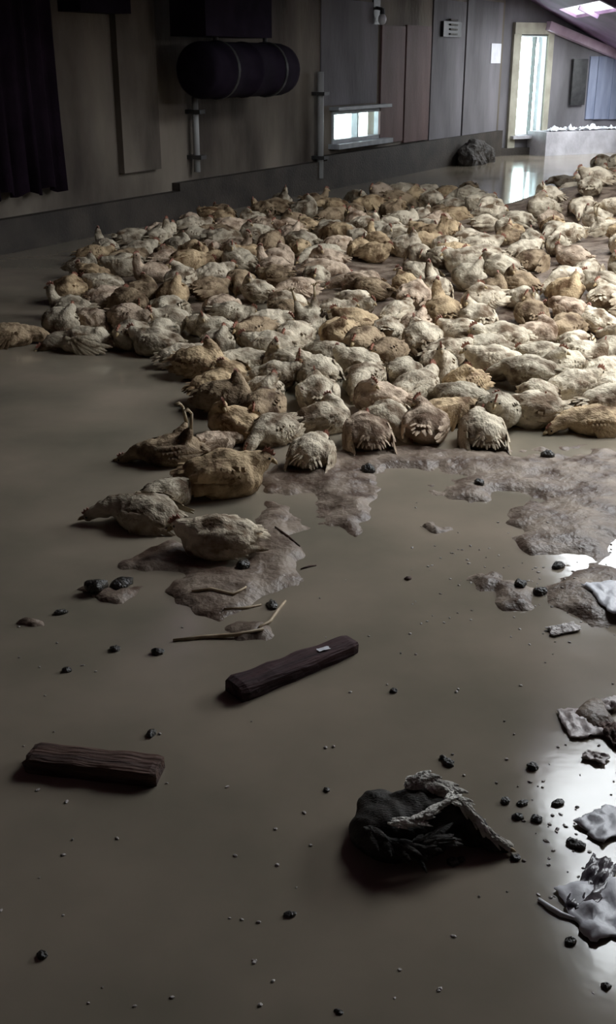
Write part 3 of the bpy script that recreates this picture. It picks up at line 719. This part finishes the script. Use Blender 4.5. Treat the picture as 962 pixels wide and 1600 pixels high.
D2 = math.radians
FRONT = [
    # px, py (where it meets the water), pose, yaw, tone, scale, label
    (226, 826, 'sprawled', 168, 'pale grey', .80, 'pale grey sprawled chicken at the left tip of the flock beside open water'),
    (262, 798, 'bowed', 35, 'pale grey', .66, 'small pale chicken with bent neck between the left-tip bird and the tan one'),
    (352, 778, 'huddled', 5, 'tan', 1.0, 'big tan chicken lying broadside in the front left cluster'),
    (268, 730, 'upturned', 195, 'brown', .82, 'brown upturned chicken with a pale leg sticking up at the left'),
    (342, 874, 'huddled', 185, 'cream', .84, 'lowest and nearest pale chicken of the whole flock, above the mud'),
    (366, 692, 'tucked', 150, 'tan', .84, 'round tan chicken right of the raised pale leg'),
    (335, 712, 'sprawled', 20, 'pinkish', .62, 'small pinkish chicken wedged behind the big tan one'),
    (428, 700, 'bowed', 230, 'cream', .80, 'cream chicken bowed between the round tan bird and the striped one'),
    (487, 738, 'fanned', 80, 'cream', .82, 'cream chicken with dark-striped fanned feathers in the front row'),
    (505, 682, 'tucked', 10, 'cream', .80, 'cream chicken lying level just behind the dark-striped one'),
    (572, 708, 'fanned', 100, 'pinkish', .88, 'pinkish ridged chicken in the front row right of the striped one'),
    (662, 696, 'tucked', 75, 'pinkish', .90, 'round pinkish-grey chicken in the front row, middle'),
    (750, 702, 'fanned', 95, 'cream', .86, 'cream chicken with ragged dark feathers, foremost of the right front row'),
    (830, 672, 'huddled', 165, 'cream', .92, 'cream chicken lying broadside right of the ragged foremost one'),
    (926, 682, 'sprawled', 185, 'tan', .86, 'flat tan chicken sprawled at the right end of the front row'),
    (722, 652, 'bowed', 140, 'pale grey', .86, 'pale grey chicken with dark flank behind the ragged foremost one'),
    (590, 650, 'tucked', 175, 'pinkish', .84, 'pinkish chicken behind the ridged pinkish front-row one'),
    (498, 645, 'huddled', 95, 'cream', .90, 'large cream chicken in the second row above the level one'),
    (895, 632, 'huddled', 20, 'cream', .88, 'cream chicken behind the flat tan one near the right edge'),
    (945, 610, 'fanned', 60, 'cream', .90, 'cream chicken with ridged feathers at the right edge, second row'),
    (283, 582, 'huddled', 15, 'cream', .78, 'lone bright cream chicken with a dark shadow at the left rim of the flock'),
    (133, 556, 'sprawled', 175, 'pale grey', .98, 'dim grey chicken lowest at the far left corner of the flock'),
    (112, 508, 'upright', 170, 'pale grey', .92, 'dim grey chicken with raised head at the far left rim'),
    (207, 552, 'huddled', 250, 'pale grey', .95, 'dim grey chicken standing in a pair left of the lone cream one'),
    (252, 545, 'bowed', 260, 'pale grey', .85, 'dim chicken bowed to the water just left of the lone cream one'),
    (16, 548, 'sprawled', 0, 'brown', .95, 'faint lone chicken in the dark at the left edge of the picture'),
    (165, 412, 'upright', 120, 'pale grey', .95, 'dim chicken with raised head at the back left corner of the flock'),
    (238, 462, 'upright', 210, 'pinkish', .9, 'pinkish chicken with raised head in the dim left part'),
    (685, 600, 'upright', 265, 'cream', .9, 'cream chicken with raised neck in the third row, middle'),
    (780, 560, 'huddled', 190, 'cream', 1.0, 'broad cream chicken in the bright middle right'),
    (690, 520, 'upright', 100, 'tan', 1.0, 'yellowish upright chicken in the middle of the flock'),
    (880, 300, 'sprawled', 180, 'cream', 1.0, 'cream chicken at the water edge beside the door reflection, left of the heap'),
]
for px, py, pose, yaw, tone, sc, lab in FRONT:
    p = ground(px, py-10); z = max(mound(p.x, p.y), -0.0)-0.022
    chicken((p.x, p.y, z), D2(yaw), pose, tone, sc, lab, None, True, (random.uniform(-.08, .08), random.uniform(-.08, .08)))

POLY = [(95, 552), (170, 560), (262, 566), (300, 588), (340, 600), (345, 690), (420, 700), (560, 700), (700, 690), (800, 665), (870, 660), (1040, 675),
        (1080, 330), (975, 330), (930, 340), (870, 352), (790, 356), (752, 330), (735, 296), (620, 302), (560, 312), (480, 322), (390, 334), (300, 352), (230, 372), (165, 392), (120, 430), (92, 490)]
def inside(x, y, P):
    r = False; n = len(P)
    for i in range(n):
        x0, y0 = P[i]; x1, y1 = P[(i+1) % n]
        if (y0 > y) != (y1 > y) and x < (x1-x0)*(y-y0)/(y1-y0)+x0: r = not r
    return r
def zone(px, py):
    if py > 560: return 'in the left front rows' if px < 640 else 'in the right front rows'
    if px > 850 and py < 385: return 'on the pale heap at right'
    if py < 385: return 'in the dim rows under the window' if px > 440 else 'in the back rows below the drum'
    if px < 330: return 'in the dim left part'
    if px < 620: return 'in the middle of the flock' if py > 450 else 'behind the gap in the middle'
    return 'in the bright right middle' if py > 450 else 'before the door reflection'
PH = {'huddled': 'huddled %s chicken', 'upright': '%s chicken with raised head', 'bowed': '%s chicken with bowed head', 'tucked': '%s chicken with tucked head',
      'fanned': '%s ragged-feathered chicken', 'sprawled': 'flat sprawled %s chicken', 'upturned': 'upturned %s chicken'}
rnd = random.Random(21)
cand = []
LAYER = []
tries = 0
NMAX = 290
while len(PLACED) < NMAX and tries < 60000:
    tries += 1
    py = 296 + (705-296)*rnd.random()**1.35; px = rnd.uniform(85, 1060)
    if not inside(px, py, POLY): continue
    if ((px-590)/75)**2+((py-437)/15)**2 < 1: continue
    if ((px-385)/40)**2+((py-612)/6)**2 < 1: continue
    p = ground(px, py)
    r = 0.178 + 0.019*max(0, p.y-4.5)
    if any((p.x-x)**2+(p.y-y)**2*0.75 < r*r for x, y in PLACED): continue
    where = zone(px, py)
    pose = rnd.choices(POSES, (32, 3, 12, 26, 14, 12, 1))[0]
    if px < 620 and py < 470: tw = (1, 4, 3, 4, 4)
    elif px < 380: tw = (.6, 6, 2, 3.5, 1.5)  # left birds weighted greyer and browner, partly to make that side dimmer
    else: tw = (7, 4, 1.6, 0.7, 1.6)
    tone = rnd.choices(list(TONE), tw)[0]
    z = max(mound(p.x, p.y), 0.0)-rnd.uniform(.0, .03)
    sc = (.86 + .018*max(0, p.y-4.5))*rnd.uniform(.9, 1.1)
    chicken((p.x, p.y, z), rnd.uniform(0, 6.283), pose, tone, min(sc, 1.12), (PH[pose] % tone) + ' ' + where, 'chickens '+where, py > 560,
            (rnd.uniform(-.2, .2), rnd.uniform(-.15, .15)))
# upper birds of the heap at the right edge
HEAP = [(925, 290, .32, 'huddled', 190), (955, 285, .36, 'tucked', 150), (905, 302, .22, 'sprawled', 185), (940, 262, .40, 'huddled', 240), (968, 262, .46, 'fanned', 100), (985, 300, .38, 'huddled', 60), (930, 318, .2, 'tucked', 80)]
for px, py, z, pose, yaw in HEAP:
    p = ground(px, py+70*z/.4, 0); 
    p = ground(px, py, z)
    chicken((p.x, p.y, z-.05), D2(yaw), pose, 'cream', 1.05, (PH[pose] % 'cream') + ' on the pale heap at right', 'chickens on the pale heap at right', False, (rnd.uniform(-.2, .2), rnd.uniform(-.15, .15)))
# birds that share a description are told apart by their order from left to right
ORD = ['leftmost', 'second from left', 'third from left', 'fourth from left', 'fifth from left', 'sixth from left', 'seventh from left', 'eighth from left', 'ninth from left', 'tenth from left', 'eleventh from left', 'twelfth from left']
by = {}
for o in COL.objects:
    if o.name.startswith('chicken'): by.setdefault(o['label'], []).append(o)
for lab, L in by.items():
    if len(L) < 2: continue
    L.sort(key=lambda o: proj(o.location)[0])
    for k, o in enumerate(L): o['label'] = lab + ', ' + (ORD[k] if k < len(ORD) else 'far right') 
print('birds', len(PLACED), 'tries', tries)

# ------------------------------------------------------------------ the dark drowned bird in the foreground
c0 = ground(640, 1318)
def loc_(px, py, z): p = ground(px, py, z); return p - Vector((c0.x, c0.y, 0))
bird = thing('drowned_bird', 'dark soaked bird carcass with a pale ridge, alone in the foreground water', 'bird', (c0.x, c0.y, 0))
mb = MB()
mb.ell(loc_(622, 1292, .03), (.095, .075, .055)); mb.ell(loc_(600, 1300, .02), (.072, .07, .045)); mb.ell(loc_(655, 1262, .055), (.07, .05, .042)); mb.ell(loc_(650, 1310, .02), (.07, .05, .04)); mb.ell(loc_(700, 1300, .012), (.04, .035, .035)); mb.ell(loc_(735, 1312, .006), (.035, .022, .022)); mb.ell(loc_(590, 1270, .03), (.05, .05, .045)); mb.ell(loc_(615, 1325, .01), (.06, .04, .03))
pts = [(660, 1275, .055), (692, 1268, .062), (715, 1268, .055), (732, 1285, .04), (748, 1302, .026), (768, 1318, .014), (786, 1324, .008)]
rr = [.040, .036, .030, .026, .023, .019, .011]
for i in range(len(pts)-1):
    for t in (0, .33, .66):
        a = loc_(*pts[i]); b = loc_(*pts[i+1]); r = rr[i]*(1-t)+rr[i+1]*t
        mb.ell(a*(1-t)+b*t, (r, r, r*.9), None, 12, 8)
mb.ell(loc_(*pts[-1]), (.018, .012, .011), None, 12, 8)
me = remeshed(mb, .006, 4)
displace(me, lambda co, no: .008*noise.noise(co*13) + .0015*noise.noise(co*40) + .0012*math.sin(co.x*170+co.y*90+3*noise.noise(co*20)))
for p in me.polygons: p.use_smooth = True
me.materials.append(M['darkfeather']); ob('body', me, bird)
def tuft(name, pts, L, Wd, n, seed, m, spread):
    g = MB(); rn = random.Random(seed); P = [loc_(*p) for p in pts]
    for k in range(n):
        t = k/(n-1)*(len(P)-1); i = min(int(t), len(P)-2); f = t-i; p = P[i]*(1-f)+P[i+1]*f; d = (P[i+1]-P[i]).normalized()
        dv = d + Vector((rn.uniform(-1, 1), rn.uniform(-1, 1), rn.uniform(-.3, .5)))*spread
        blade(g, p+Vector((rn.uniform(-1, 1)*.006, rn.uniform(-1, 1)*.006, rn.uniform(-.003, .006))), dv, (rn.uniform(-.3, .3), -.4, 1), L*rn.uniform(.6, 1.2), Wd*rn.uniform(.7, 1.2), -.25, 4)
    return ob(name, g.mesh(name, M[m], True), bird)
tuft('pale_ridge', [(608, 1283, .088), (640, 1284, .088), (672, 1268, .095), (700, 1252, .100), (718, 1252, .092), (735, 1270, .072), (752, 1292, .052), (775, 1310, .034), (792, 1318, .014)], .038, .0045, 190, 4, 'palefeather', .22)['label'] = 'pale wet ridge of feathers'  # ridge and tuft: lighter feathers, light from above partly put into their colour
tuft('rump_tuft', [(632, 1226, .10), (655, 1218, .104), (680, 1226, .10), (694, 1236, .095)], .045, .009, 150, 9, 'palefeather', .55)['label'] = 'pale wet tuft on top'
tuft('flank_feathers', [(570, 1290, .065), (600, 1310, .055), (640, 1325, .05), (680, 1312, .055)], .05, .007, 110, 12, 'darkfeather', .6)
b = MB(); e = loc_(790, 1325, .010); b.tube([e, e+Vector((.012, -.004, -.001)), e+Vector((.02, -.007, -.004))], [.007, .005, .001], 8); ob('beak', b.mesh('beak', M['beak'], True), bird)

# ------------------------------------------------------------------ flecks of dirt and froth on the water
rf = random.Random(5); g = MB()
for k in range(230):
    if k < 90: px, py = rf.uniform(640, 962), rf.gauss(900, 60)
    elif k < 150: px, py = rf.gauss(880, 60), rf.gauss(1260, 90)
    else: px, py = rf.uniform(0, 962), rf.uniform(900, 1590)
    c = ground(min(px, 1000), min(max(py, 720), 1595)); r = rf.uniform(.0018, .0048)
    g.ell((c.x, c.y, max(bank(c.x, c.y), 0)+.0008), (r*rf.uniform(1, 1.8), r, r*.5), Matrix.Rotation(rf.uniform(0, 3), 3, 'Z'), 6, 4)
fk = ob('floating_flecks', g.mesh('floating_flecks', M['foam'], True)); fk['kind'] = 'stuff'
tag(fk, 'tiny pale flecks of froth and dirt floating on the water', 'flecks')
